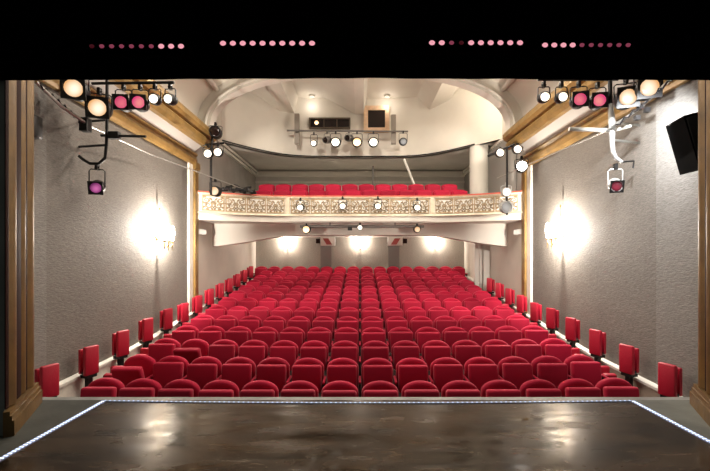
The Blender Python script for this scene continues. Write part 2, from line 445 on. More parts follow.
for (xl, hl), (xt, ht), (xr, hr) in [((-4.0, 5.58), (-2.76, 5.0), (-2.28, 5.0)), ((-1.22, 5.58), (-.17, 5.0), (.12, 5.0)), ((2.0, 5.58), (2.38, 5.05), (2.95, 5.2))]:
    yb = 14.3 if abs(xt) < 2 else 14.2
    xr2 = xr+(.12 if xt < 2 else .35)
    struct(MB().prism([(xl, EYE+hl), (xt, EYE+ht), (xr, EYE+hr), (xr2, EYE+5.58)], 'y', 10.08, yb).build('ceiling_beam', plaster))

# balcony: stepped slab, cross beam with haunched ends, pier and column at the back
def front_y(x):
    a = abs(x); return 11.2-(.8*((a-1.6)/2.5)**2 if a > 1.6 else 0)
fp = [(-4.2+8.4*i/56, front_y(-4.2+8.4*i/56)) for i in range(57)]
slab = [(11.15, EYE+.98), (YB, EYE+.80), (YB, EYE+1.52), (12.75, EYE+1.48), (12.75, EYE+1.17), (11.15, EYE+1.17)]
struct(MB().prism(slab, 'x', -WX, WX).build('balcony_floor_slab', whitepaint))
fas = MB().sweep([(.02, EYE+.95), (.02, EYE+1.12), (-1.2, EYE+1.12), (-1.2, EYE+.95)], fp)
struct(fas.build('trim_balcony_fascia', whitepaint))
hb = [(-4.2, .30), (-3.7, .36), (-3.1, .45), (-2.5, .56), (-2.1, .61), (-1, .63), (1, .63), (2.1, .61), (2.5, .56), (3.1, .45), (3.7, .36), (4.2, .30)]
struct(MB().prism([(x, EYE+z) for x, z in hb]+[(4.2, EYE+.97), (-4.2, EYE+.97)], 'y', 11.62, 12.0).build('beam_balcony', whitepaint))
pier = MB().box((3.73, 13.25, -.6), (3.86, 13.4, EYE+.95)).box((4.0, 13.2, -.6), (4.2, 13.7, EYE+.95)).tube([(3.92, 13.25, -.6), (3.92, 13.25, EYE+.95)], .05)
struct(pier.build('pillar_under_balcony', greyplaster))
struct(MB().lathe([(.30, EYE+1.1), (.30, EYE+3.5)], 24, Matrix.Translation((3.8, 13.0, 0))).build('column_balcony', whitepaint))
cb = MB(); 
zz = [(4.18-(.16 if i % 2 else 0), 10.9+.07*i) for i in range(30)]
cb.add([(x, y, EYE+1.2) for x, y in zz]+[(x, y, EYE+3.3) for x, y in zz], [(i, i+1, 30+i+1, 30+i) for i in range(29)], True)
tag(cb.build('pleated_curtain', mat('grey_curtain', (.30, .285, .26), .85)), 'grey pleated curtain covering the side wall above the balcony by the round column', 'curtain')
for x in (-1.36, 1.36):
    struct(MB().box((x-.22, YB-.10, ROWZ[12]), (x+.22, YB, EYE+.8)).build('pilaster_wall_back', mat('pilaster_grey', (.135, .12, .105), .75)))

# projection booth openings in the bulkhead
def opening(name, x0, y0, x1, y1, frame, fw, fm, mullions=()):
    d = 14.27
    a = at(x0, y1, d); b = at(x1, y0, d)
    w = struct(MB().box((a.x, d-.01, a.z), (b.x, d+.05, b.z)).build(name, darkglass))
    fr = MB()
    for (p, q) in (((a.x-fw, a.z-fw), (b.x+fw, a.z)), ((a.x-fw, b.z), (b.x+fw, b.z+fw)), ((a.x-fw, a.z), (a.x, b.z)), ((b.x, a.z), (b.x+fw, b.z))):
        fr.box((p[0], d-.06, p[1]), (q[0], d+.06, q[1]))
    fr.build('window_frame', fm, w)
    for mx in mullions:
        q = at(mx, y0, d).x
        MB().box((q-.02, d-.03, a.z), (q+.02, d+.02, b.z)).build('mullion', fm, w)
    return w
opening('window_1', 310.5, 119.5, 349, 127.5, True, .05, mat('dark_wood', (.10, .075, .05), .6), (324, 337))
opening('window_2', 368, 110.5, 385, 128, True, .15, woodpeach)

# ------------------------------------------------------------------ seats
def arch_outline(w, z0, zs, z1, n=14):
    pts = [(-w, z0), (-w, zs)]
    for i in range(1, n):
        th = PI*(1-i/n); pts.append((w*math.cos(th), zs+(z1-zs)*math.sin(th)))
    pts += [(w, zs), (w, z0)]
    return pts
def pad(outline, layers):
    """loft an outline (x,z) through (scale, y) layers about its middle"""
    cx = 0; zs = [p[1] for p in outline]; cz = (min(zs)+max(zs))/2
    k = len(outline); vs = []; fs = []
    for s_, y in layers:
        vs += [(cx+(x-cx)*s_, y, cz+(z-cz)*s_) for x, z in outline]
    for i in range(len(layers)-1):
        for j in range(k): fs.append((i*k+j, i*k+(j+1)%k, (i+1)*k+(j+1)%k, (i+1)*k+j))
    fs.append(list(range(k))); fs.append([(len(layers)-1)*k+j for j in range(k)][::-1])
    return MB().add(vs, fs, True)
LAY = [(.80, -.058), (.92, -.05), (.985, -.032), (1.0, -.012), (1.0, .02), (.975, .036), (.90, .042)]
def make_seat(name, flat=False):
    r = empty(name)
    pad(arch_outline(.243, .36, .70, .85) if not flat else arch_outline(.255, .36, .78, .85), LAY).build('backrest', velvet, r)
    c = MB().rbox((-.22, -.055, -.02), (.22, .055, .385), .035, 3).build('seat_cushion', velvet_pan, r)
    c.location = (0, -.185, .395); c.rotation_euler = (math.radians(-5), 0, 0)
    MB().rbox((-.286, -.33, .54), (-.247, .0, .585), .018, 2).build('armrest', velvet, r)
    MB().box((-.282, -.26, .02), (-.252, .0, .545)).box((-.30, -.28, 0), (-.235, .02, .02)).build('side_support', black, r)
    return r
seat0 = make_seat('theatre_chair')
used = [False]
def place_seat(src, x, y, z, label, group, last=False, flag=used):
    if not flag[0]: o = src; flag[0] = True
    else: o = copy_tree(src)
    o.location = (x, y, z); tag(o, label, 'seat', group)
    for ch in o.children:
        if ch.name.startswith('seat_cushion'):
            ch.rotation_euler = (math.radians(random.gauss(-5, 1.8)), 0, 0)
            ch.location = (0, -.185+random.uniform(-.006, .006), .395+random.uniform(-.008, .008))
    return o
def seat_label(kind, i, n, row):
    if i < n//2: return f'{kind}, {ORD[i]} from the left end of the {row}'
    return f'{kind}, {ORD[n-1-i]} from the right end of the {row}'
P_ = .53
def bow(x): return .012*x*x
CREST = None
for r in range(13):
    nseat = 14 if r < 12 else 16
    rown = f'{ORD[r]} stalls row from the stage' if r < 12 else 'last stalls row'
    for i in range(nseat):
        x = (i-(nseat-1)/2)*(P_ if r < 12 else .512)
        y = ROWY[r]+bow(x)
        y = min(y, YB-.12)
        o = place_seat(seat0, x, y, floor_z(y) if r else ROWZ[0], seat_label('red velvet seat', i, nseat, rown), 'red velvet seats in the stalls')
        if i == nseat-1:
            for ch in list(o.children):
                if ch.name.startswith(('armrest', 'side_support')):
                    c = ch.copy(); COL.objects.link(c); c.parent = o; c.location.x += .535
# half-open cushions seen near the left end
def open_cushion(label_part, ang, dy):
    for o in COL.objects:
        if o.get('label') == label_part:
            for ch in o.children:
                if ch.name.startswith('seat_cushion'):
                    ch.rotation_euler = (math.radians(ang), 0, 0); ch.location.y -= dy
open_cushion('red velvet seat, first from the left end of the second stalls row from the stage', 22, .05)
open_cushion('red velvet seat, second from the left end of the third stalls row from the stage', 20, .04)

# narrow upholstered seats that close the row ends
def make_end():
    r = empty('narrow_end_chair')
    MB().rbox((-.10, -.03, .36), (.10, .05, .67), .03, 3).build('backrest', vinyl, r)
    c = MB().rbox((-.095, -.05, 0), (.095, .04, .22), .025, 3).build('seat_cushion', vinyl, r); c.location = (0, -.13, .38); c.rotation_euler = (math.radians(10), 0, 0)
    MB().box((-.03, -.08, .0), (.03, .0, .45)).box((-.1, -.14, 0), (.1, .04, .02)).build('pedestal', black, r)
    return r
end0 = make_end(); ef = [False]
for r in range(1, 10):
    for sgn, side in ((-1, 'left'), (1, 'right')):
        if r == 9 and sgn > 0: continue
        o = end0 if not ef[0] else copy_tree(end0); ef[0] = True
        x = sgn*3.82; y = ROWY[r]+bow(x)-.02
        o.location = (x, y, floor_z(y))
        tag(o, f'narrow red padded seat closing the {side} end of the {ORD[r]} stalls row', 'seat', 'narrow seats at the row ends')

# fold-up wall seats on black posts along both walls
def make_fold(sgn):
    r = empty('folding_wall_chair')
    # built facing -Y (the stage), turned towards the aisle below
    MB().rbox((-.11, -.09, .68), (.11, -.03, 1.10), .018, 2).build('seat_pad', vinyl, r)
    b = MB().rbox((-.105, .015, .70), (.105, .065, 1.06), .016, 2).build('back_pad', vinyl, r)
    b.location = (0, 0, 0)
    h = MB().box((-.08, -.08, .64), (.08, .06, .685)).tube([(-.10, -.008, .72), (.10, -.008, .72)], .016)
    h.build('hinge', black, r)
    MB().box((-.035, -.05, .02), (.035, .02, .65)).box((-.07, -.08, 0), (.07, .05, .02)).build('post', black, r)
    return r
for sgn, side, cnt in ((-1, 'left', 13), (1, 'right', 10)):
    f0 = make_fold(sgn)
    for k in range(cnt):
        o = f0 if k == 0 else copy_tree(f0)
        y = (5.20 if sgn < 0 else 5.25)+.80*k
        o.location = (sgn*4.0, y, floor_z(y)+.02-(.06 if k > 4 else 0)); o.rotation_euler = (0, 0, -sgn*math.radians(72))
        tag(o, f'folded red wall seat on black post, {ORD[k]} from the stage along the {side} wall', 'folding seat', 'folded red seats along the side walls')

# balcony seats
bs = make_seat('balcony_chair', True); bf = [False]
for r, (y, z, off, rown) in enumerate([(12.25, EYE+1.17, 0.05, 'front balcony row'), (13.05, EYE+1.48, -.06, 'upper balcony row')]):
    nb = 12
    for i in range(nb):
        x = (i-(nb-1)/2)*P_+off
        place_seat(bs, x, y, z, seat_label('red velvet seat', i, nb, rown), 'red velvet seats on the balcony', flag=bf)

# ------------------------------------------------------------------ balcony front
bfnt = tag(empty('balcony_parapet', (0, 11.2, EYE+1.12)), 'long curved balcony front of cream panels with gilded scrollwork and red top rail', 'balcony front')
def to_local(mb):   # meshes below are built in world coordinates
    mb.v = [(x-bfnt.location.x, y-bfnt.location.y, z-bfnt.location.z) for x, y, z in mb.v]; return mb
to_local(MB().sweep([(.06, EYE+1.645), (.06, EYE+1.685), (-.10, EYE+1.685), (-.10, EYE+1.645)], fp)).build('top_rail', mat('red_rail', (.55, .10, .06), .6), bfnt)
to_local(MB().sweep([(.05, EYE+1.60), (.07, EYE+1.645), (-.06, EYE+1.645), (-.06, EYE+1.60)], fp)).build('upper_moulding', goldlight, bfnt)
to_local(MB().sweep([(.09, EYE+1.12), (.06, EYE+1.17), (-.06, EYE+1.17), (-.06, EYE+1.12)], fp)).build('lower_moulding', goldlight, bfnt)
to_local(MB().sweep([(.0, EYE+1.15), (.0, EYE+1.62), (-.06, EYE+1.62), (-.06, EYE+1.15)], fp)).build('parapet', cream, bfnt)
def spiral(cx, cz, r0, r1, a0, turns, y=-.02, n=22):
    return [(cx+(r0+(r1-r0)*t)*math.cos(a0+turns*2*PI*t), y, cz+(r0+(r1-r0)*t)*math.sin(a0+turns*2*PI*t)) for t in [i/n for i in range(n+1)]]
def make_panel(w):
    p = MB().box((-w/2+.01, -.012, .06), (w/2-.01, .01, .47)).build('panel', cream, bfnt)
    fr = MB(); a = w/2-.012
    for q in (((-a, .07), (a, .095)), ((-a, .44), (a, .465)), ((-a, .095), (-a+.022, .44)), ((a-.022, .095), (a, .44))):
        fr.box((q[0][0], -.03, q[0][1]), (q[1][0], 0, q[1][1]))
    fr.build('panel_frame', mat('brown_gilt', (.46, .33, .18), .5, metal=.1), p)
    s = MB(); cz = .268
    gd = [1, -1]
    for sx in gd:
        s.tube([(sx*x, y, z) for x, y, z in spiral(.11, cz-.05, .085, .012, 2.2, 1.4)], [.020-.012*i/22 for i in range(23)], 5)
        s.tube([(sx*x, y, z) for x, y, z in spiral(.155, cz+.075, .07, .01, -1.2, -1.3)], [.018-.010*i/22 for i in range(23)], 5)
        s.tube([(0, -.02, cz-.12), (sx*.05, -.025, cz-.02), (sx*.03, -.02, cz+.08), (sx*.07, -.02, cz+.14)], [.012, .012, .010, .004], 5)
        for (lx, lz, an) in ((.06, cz+.11, .6), (.20, cz-.10, -.5), (.215, cz+.01, .3), (.03, cz-.15, 1.2), (.10, cz+.05, -.9), (.13, cz-.15, .2), (.19, cz+.15, -.3), (.16, cz-.03, .8)):
            M = Matrix.Translation((sx*lx, -.02, lz)) @ Matrix.Rotation(-sx*an, 4, 'Y') @ Matrix.Diagonal((.046, .014, .024, 1))
            s.lathe([(.02, -1), (.6, -.7), (1, 0), (.6, .7), (.02, 1)], 8, M)
    M = Matrix.Translation((0, -.025, cz+.01)) @ Matrix.Diagonal((.035, .016, .05, 1)); s.lathe([(.02, -1), (.7, -.7), (1, 0), (.7, .7), (.02, 1)], 10, M)
    s.build('scrollwork', mat('antique_gilt', (.34, .26, .16), .5, metal=.1, var=(9, .5)), p)
    return p
pb = [-4.05, -3.54, -3.04, -2.54, -2.05]
bounds = list(zip(pb, pb[1:]))+[(-1.90+i*.543, -1.90+(i+1)*.543) for i in range(7)]+[(-b, -a) for a, b in zip(pb, pb[1:])][::-1]
pn = make_panel(.5)
for i, (xa, xb) in enumerate(bounds):
    o = pn if i == 0 else copy_tree(pn, bfnt)
    ya, yb_ = front_y(xa), front_y(xb); ang = math.atan2(yb_-ya, xb-xa); L = math.hypot(xb-xa, yb_-ya)
    o.location = ((xa+xb)/2, (ya+yb_)/2-.02-11.2, 0); o.rotation_euler = (0, 0, ang); o.scale = (L/.5*.985, 1, 1)
for x in (-1.975, 1.975):
    MB().box((x-.06, front_y(x)-.06-11.2, .03), (x+.06, front_y(x)+.02-11.2, .52)).build('pilaster', goldlight, bfnt)

# ------------------------------------------------------------------ lamps
def spot(name, label, cat, P, r, lens, toward=None, L=None, frame=False, up=.0, grp=None, body=black, yoke=True, tilt=None, hang=None, barn=False):
    """a stage lantern: lens centre at P, shining along `toward`; hang: height of the clamp above the lens"""
    P = Vector(P)
    if toward is None: toward = Vector((0, 0, .6))-P
    toward = Vector(toward).normalized()
    R = aim(toward); L = L or r*3.0
    e = tag(empty(name, P), label, cat, grp)
    can = MB().lathe([(r*.99, -.02), (r*1.16, .012), (r*1.18, -.01), (r*1.18, -r*.6), (r*1.32, -r*.7), (r*1.32, -L*.75), (r*1.1, -L*.92), (r*.5, -L), (.001, -L)], 18, R)
    can.build('housing', body, e)
    MB().lathe([(.001, r*.10), (r*.5, r*.08), (r*.85, r*.02), (r, -.01), (r, -.03)], 18, R).build('lens', lens, e)
    if frame:
        a = r*1.30; f = MB(); 
        for q0, q1 in (((-a, -a), (a, -r*1.02)), ((-a, r*1.02), (a, a)), ((-a, -r*1.02), (-r*1.02, r*1.02)), ((r*1.02, -r*1.02), (a, r*1.02))):
            f.box((q0[0], q0[1], -.012), (q1[0], q1[1], .012), R)
        for sx in (-1, 1):
            for sy in (-1, 1):
                f.prism([(sx*r*.55, sy*r*1.03), (sx*r*1.03, sy*r*.55), (sx*r*1.03, sy*r*1.03)], 'z', -.01, .01, R)
        f.build('colour_frame', body, e)
    if yoke:
        hang = hang if hang is not None else r*3
        w = r*1.36; side = Vector((R[0][0], R[1][0], R[2][0])); side.z = 0
        side = side.normalized() if side.length > .1 else Vector((1, 0, 0))
        if abs(side.x) < .3 and abs(toward.x) < .9: side = Vector((1, 0, 0))
        c = -toward*L*.4
        yk = MB(); top = Vector((c.x, c.y, hang))
        zt = hang-.05
        yk.tube([c-side*w, Vector((c.x, c.y, max(c.z+.02, zt*.9)))-side*w, Vector((c.x, c.y, zt))-side*w*.8, Vector((c.x, c.y, zt))+side*w*.8, Vector((c.x, c.y, max(c.z+.02, zt*.9)))+side*w, c+side*w], .009, 6)
        yk.build('yoke', body, e)
        MB().box((c.x-.02, c.y-.03, hang-.06), (c.x+.02, c.y+.03, hang+.03)).tube([(c.x-.035, c.y, hang-.02), (c.x+.035, c.y, hang-.02)], .012, 6).build('clamp', body, e)
    return e

# left lantern cluster
dL = 6.0
bar = MB().tube([at(92, 83.5, dL), at(174, 82.5, dL)], .022, 8)
boom = tag(empty('lighting_boom', at(107, 166, dL)), 'black pipe boom with crossbars on the left wall carrying the pink lanterns', 'lighting boom')
def kid(mb, name, m, par):
    l = par.location; mb.v = [(x-l.x, y-l.y, z-l.z) for x, y, z in mb.v]; return mb.build(name, m, par)
kid(bar, 'crossbar', black, boom)
kid(MB().tube([at(107, 70, dL), at(107, 120, dL), at(106.5, 145, dL), at(105, 158, dL), at(99, 163.5, dL), at(90, 163.5, dL), at(84, 160, dL), at(79, 156, dL)], .022, 10), 'upright', black, boom)
kid(MB().tube([at(101, 135.5, dL), at(146, 136.5, dL)], .02, 8).box(tuple(at(111, 139, dL)-Vector((.02, .04, 0))), tuple(at(118, 132, dL)+Vector((.02, .04, 0)))), 'side_arm', black, boom)
tm, ts = at(107, 120, dL), at(107, 145, dL)
kid(MB().tube([tm, (-WX, dL+.1, tm.z)], .018).tube([ts, (-WX, dL+.1, ts.z)], .018), 'wall_bracket', black, boom)
toS = lambda p: Vector((.15, -1, -.28))
spot('stage_lantern', 'black lantern with pink gel, first pink one from the left boom upright', 'stage lantern', at(120.5, 102, dL), .085, L_pink, (.12, -1, -.15), frame=True, hang=.27, grp='pink lanterns')
spot('stage_lantern', 'black lantern with hot pink gel, beside the two small white lanterns over the left wall', 'stage lantern', at(138, 102, dL), .085, L_pinkhot, (.2, -1, -.15), frame=True, hang=.27, grp='pink lanterns')
spot('small_lantern', 'small white-lit lantern, inner one of the two left of the arch beside hot pink', 'stage lantern', at(153, 98.5, dL), .062, L_white, (.1, -1, -.2), hang=.22, grp='small white lanterns')
spot('small_lantern', 'small white-lit lantern at the far end of the left crossbar', 'stage lantern', at(167.5, 98.5, dL), .062, L_white, (-.1, -1, -.2), hang=.22, grp='small white lanterns')
spot('flood_lantern', 'large cream-lit flood lantern highest on the left wall under the black border', 'stage lantern', at(73, 88, 5.3), .108, L_cream, (.35, -1, -.25), frame=True, hang=.26, grp='large flood lanterns')
spot('flood_lantern', 'large cream-lit flood lantern on the left wall pipe beside the black boom', 'stage lantern', at(97, 107.5, 5.5), .108, L_cream, (.35, -1, -.25), frame=True, hang=.28, grp='large flood lanterns')
spot('hanging_lantern', 'lone lantern with purple lens hanging low from the left boom', 'stage lantern', at(95.5, 188, dL), .075, L_purple, (.35, -1, -.35), frame=True, hang=.34)
pl = tag(empty('wall_pipe', at(36, 82, 4.95)), 'thin pipe rigged along the left wall behind the flood lanterns', 'pipe')
kid(MB().tube([at(36, 82, 4.95), at(62, 107, 5.35), at(90, 126, 5.85)], .022, 8), 'pipe', steel, pl)
kid(MB().tube([at(40+i*3.1, 84+i*2.75+(3 if i % 2 else -1), 4.98+i*.055) for i in range(17)], .012, 6), 'cable', black, pl)
kid(MB().box(tuple(at(86, 128, 5.8)-Vector((.06, .06, .05))), tuple(at(86, 122, 5.8)+Vector((.05, .05, .05)))), 'clamp', black, pl)
tag(MB().tube([at(90, 126, 5.85), at(150, 154, 7.7), at(246, 190, 10.9)], .011, 6).build('tension_cable', steel), 'thin steel cable running along the left wall to the balcony', 'cable')
sb = MB().rbox((-4.2, 5.12, EYE+1.52), (-4.10, 5.28, EYE+1.80), .01, 1)
tag(sb.build('wall_box', black), 'small black box high on the left wall beside the gilt proscenium', 'box')

# right lantern cluster
def R_(): pass
boomr = tag(empty('lighting_boom', at(611, 166, dL)), 'silver pipe boom with white crossbar on the right wall carrying pink lanterns', 'lighting boom')
kid(MB().tube([at(538, 79.5, dL), at(618, 79.5, dL)], .022, 8), 'crossbar', black, boomr)
kid(MB().tube([at(610, 76, dL), at(610.5, 108, dL)], .03, 10), 'dark_upright', black, boomr)
kid(MB().tube([at(610.5, 104, dL), at(612, 125, dL), at(612, 143, dL), at(613, 152, dL), at(616, 158, dL), at(622, 162, dL)], [.036, .05, .036, .032, .028, .024], 10), 'upright', mat('silver_paint', (.46, .455, .44), .4, metal=.3), boomr)
kid(MB().tube([at(622, 162, dL), at(634, 161, dL), at(633, 168, dL)], .014, 6), 'drop_arm', black, boomr)
kid(MB().tube([at(569, 129, dL), at(612, 130.5, dL), at(630, 126, dL+.1)], .03, 10), 'side_arm', whitepaint, boomr)
kid(MB().tube([at(611.5, 122, dL), (WX, dL+.15, at(611, 122, dL).z)], .018).tube([at(612, 140, dL), (WX, dL+.15, at(612, 140, dL).z)], .018), 'wall_bracket', steel, boomr)
spot('small_lantern', 'small white-lit lantern at the inner end of the right crossbar', 'stage lantern', at(545.5, 96.5, dL), .062, L_white, (-.1, -1, -.2), hang=.22, grp='small white lanterns')
spot('small_lantern', 'small white-lit lantern between the other small one and the right pink pair', 'stage lantern', at(563.5, 96.5, dL), .062, L_white, (-.05, -1, -.2), hang=.22, grp='small white lanterns')
spot('stage_lantern', 'black lantern with pink gel on the right crossbar beside the small white lanterns', 'stage lantern', at(580.5, 99, dL), .085, L_pink, (-.25, -1, -.15), frame=True, hang=.27, grp='pink lanterns')
spot('stage_lantern', 'black lantern with hot pink gel beside the upright of the silver boom', 'stage lantern', at(600, 100, dL), .085, L_pinkhot, (-.2, -1, -.15), frame=True, hang=.27, grp='pink lanterns')
spot('flood_lantern', 'large cream-lit flood lantern on the right wall beside the silver boom', 'stage lantern', at(628.5, 97, 5.5), .105, L_cream, (-.35, -1, -.2), frame=True, hang=.28, grp='large flood lanterns')
spot('flood_lantern', 'large cream-lit flood lantern highest on the right wall under the black border', 'stage lantern', at(650, 87, 5.3), .108, L_cream, (-.35, -1, -.2), frame=True, hang=.26, grp='large flood lanterns')
spot('hanging_lantern', 'lone silver lantern with red lens hanging low from the right boom', 'stage lantern', at(617, 186.5, dL), .07, L_red, (-.3, -1, -.45), frame=True, hang=.32)
o = [q for q in COL.objects if q.get('label', '').startswith('lone silver lantern')][0]
for ch in o.children:
    if ch.name.startswith(('housing', 'yoke')): ch.data.materials.clear(); ch.data.materials.append(mat('silver_paint', (0, 0, 0)))
pr = tag(empty('wall_pipe', at(682, 68, 5.0)), 'thin pipe rigged along the right wall under the flood lanterns', 'pipe')
kid(MB().tube([at(682, 68, 5.0), at(655, 94, 5.35), at(640, 108, 5.6), at(606, 131, 5.95)], .02, 8), 'pipe', steel, pr)
kid(MB().tube([at(676-i*4.3, 75+i*3.6+(2.5 if i % 2 else -1), 5.05+i*.055) for i in range(15)], .012, 6), 'cable', black, pr)
for px, py in ((640, 107), (637, 118), (647, 110)):
    kid(MB().box(tuple(at(px, py, 5.55)-Vector((.03, .03, .03))), tuple(at(px, py, 5.55)+Vector((.03, .03, .03)))), 'clamp', black, pr)
tag(MB().tube([at(606, 131, 5.95), at(550, 155, 7.8), at(497, 178, 10.7)], .011, 6).build('tension_cable', steel), 'thin steel cable running along the right wall to the balcony', 'cable')

# loudspeaker high on the right wall, leaning forwards
sp = tag(empty('loudspeaker', at(698, 142, 4.72)), 'black wedge loudspeaker mounted high on the right wall beside the gilt proscenium', 'loudspeaker')
sp.rotation_euler = (math.radians(0), math.radians(-14), math.radians(-14))
MB().prism([(-.15, -.17), (.15, -.14), (.18, .18), (-.18, .18)], 'z', -.31, .31).build('cabinet', mat('speaker_black', (.003, .003, .003), .9, spec=.03), sp)
MB().rbox((-.135, -.185, -.28), (.135, -.165, .28), .008, 1).build('grille', mat('speaker_grille', (.006, .006, .006), .9, spec=.05), sp)
MB().box((.12, -.05, -.04), (.24, .05, .04)).build('wall_bracket', black, sp)

# ------------------------------------------------------------------ lamps at the arch springing and on the balcony ends
pc = tag(empty('lamp_pipe', at(212, 150, 9.7)), 'dark pipe bracket where the left gilt cornice ends, holding white lanterns', 'pipe')
kid(MB().tube([at(214, 128, 9.7), at(211, 150, 9.7), at(211, 195, 9.9)], .03).tube([at(203, 145, 9.7), at(224, 143, 9.7)], .025), 'pipe', black, pc)
spot('arch_lantern', 'dark unlit lantern topping the pipe at the left end of the arch', 'stage lantern', at(214.5, 131, 9.6), .11, darkglass, (.2, -1, -.1), L=.4, hang=.22)
spot('arch_lantern', 'white-lit lantern, outer of the two under the left end of the arch', 'stage lantern', at(207.5, 153.5, 9.5), .085, L_white, (.2, -1, -.2), hang=.22, grp='lanterns at the arch ends')
spot('arch_lantern', 'white-lit lantern, inner of the two under the left end of the arch', 'stage lantern', at(217.5, 152, 9.5), .085, L_white, (.2, -1, -.2), hang=.22, grp='lanterns at the arch ends')
spot('balcony_end_lantern', 'dark lantern with warm glow standing over the left balcony end', 'stage lantern', at(214, 191, 9.9), .10, L_cream, (.1, -1, -.1), L=.35, hang=.30)
tag(MB().tube([at(222+i*1.2, 188.5+1.0*math.sin(i*.8)+(i*.12), 10.8) for i in range(29)], [.05+.02*math.sin(i*2.1) for i in range(29)], 8).tube([at(226+i*1.2, 185.5+1.3*math.sin(i*.5+1)+i*.15, 10.9) for i in range(22)], .03, 8).build('cable_coil', black), 'dark bundle of cable lying along the left end of the balcony rail', 'cable')
pc2 = tag(empty('lamp_pipe', at(500, 160, 9.9)), 'dark pipe bracket where the right gilt cornice ends, holding white lanterns', 'pipe')
kid(MB().tube([at(488, 156, 10.2), at(522, 141, 9.6)], .03).tube([at(507, 148, 9.9), at(507, 215, 10.0)], .025), 'pipe', black, pc2)
spot('arch_lantern', 'white-lit lantern, lower of the two under the right end of the arch', 'stage lantern', at(500.5, 152.5, 9.7), .085, L_white, (-.2, -1, -.2), hang=.12, grp='lanterns at the arch ends')
spot('arch_lantern', 'white-lit lantern, upper of the two under the right end of the arch', 'stage lantern', at(518, 149, 9.5), .085, L_white, (-.2, -1, -.2), hang=.14, grp='lanterns at the arch ends')
spot('arch_lantern', 'dazzling white lantern at the top of the right gilt pilaster', 'stage lantern', at(522, 166, 9.6), .11, lampmat('lens_dazzling', (1, .96, .9), 22), (-.3, -1, -.1), hang=.24)
silver = mat('silver_paint', (0, 0, 0))
spot('balcony_end_lantern', 'silver lantern, upper of the two on the right balcony end', 'stage lantern', at(507, 192, 9.9), .09, L_white, (-.2, -1, -.1), L=.3, hang=.22, body=silver)
spot('balcony_end_lantern', 'silver lantern, lower of the two on the right balcony end', 'stage lantern', at(507, 207, 9.9), .12, L_dim, (-.2, -1, -.1), L=.35, hang=.22, body=silver)

# lanterns on the balcony front, pipe with lamps under it
for px, py, lab in ((300, 207.5, 'small lit lantern clamped on the balcony front, first from the left'), (342.5, 206, 'small lit lantern clamped on the balcony front, second from the left'),
                    (378, 206, 'small lit lantern clamped on the balcony front, third from the left'), (417.5, 207.5, 'small lit lantern clamped on the balcony front, last on the right')):
    spot('balcony_lantern', lab, 'stage lantern', at(px, py, 10.85), .075, L_white, (0, -1, -.15), L=.2, hang=.24, grp='lanterns on the balcony front')
pp = tag(empty('lamp_bar', at(360, 229, 11.3)), 'dark lamp bar hanging below the balcony front', 'pipe')
kid(MB().tube([at(300, 226.5, 11.3), at(424, 226.5, 11.3)], .035), 'bar', rub, pp)
kid(MB().tube([at(330, 226, 11.3), at(330, 216, 11.3)], .015).tube([at(395, 226, 11.3), at(395, 216, 11.3)], .015), 'hanger', black, pp)
spot('bar_lantern', 'warm glowing lantern at the left end of the bar below the balcony', 'stage lantern', at(306, 229.5, 11.2), .09, L_warm, (0, -1, -.1), L=.22, hang=.14)
spot('bar_lantern', 'small lantern in the middle of the bar below the balcony', 'stage lantern', at(360, 227.5, 11.2), .06, L_white, (0, -1, -.1), L=.2, hang=.12)
spot('bar_lantern', 'dark rimmed lantern at the right end of the bar below the balcony', 'stage lantern', at(417.5, 229.5, 11.2), .075, L_cream, (0, -1, -.1), L=.25, hang=.14)
tag(MB().box(tuple(at(350, 228.5, 11.24)-Vector((.06, .06, .05))), tuple(at(350, 228.5, 11.24)+Vector((.06, .06, .05)))).build('dimmer_box', black), 'small dark box on the lamp bar below the balcony', 'box')
# white boxes with slanted pane under the soffit
for px, side, s in ((328, 'left', 1), (395, 'right', -1)):
    d = 12.6; P = at(px, 241.5, d)
    e = tag(empty('ceiling_box', P), f'white box with slanted red pane under the balcony above the {side} pilaster', 'light box')
    MB().rbox((-.22, -.14, -.13), (.22, .14, .15), .01, 1).build('housing', whitepaint, e)
    MB().prism([(-.15*s, .09), (.02*s, .09), (.14*s, -.10), (-.03*s, -.10)], 'y', -.155, -.135).build('pane', mat('red_pane', (.35, .08, .07), .3), e)
    MB().box((-.30*s-.06, -.12, -.06), (-.30*s+.06, .0, .08)).build('side_box', maroon, e)
for px, py, side, sgn in ((204, 232, 'left', -1), (515, 232, 'right', 1)):
    e = tag(empty('emergency_light', at(px, py, 10.75)), f'small white wall light under the {side} end of the balcony', 'wall light')
    e.location.x = sgn*(WX-.05)
    MB().rbox((-.06, -.13, -.06), (.06, .13, .06), .02, 2).build('diffuser', lampmat('small_light', (1, .85, .7), .9), e)
    MB().box((-.06 if sgn < 0 else .03, -.14, -.07), (-.03 if sgn < 0 else .06, .14, .07)).build('mount', whitepaint, e)

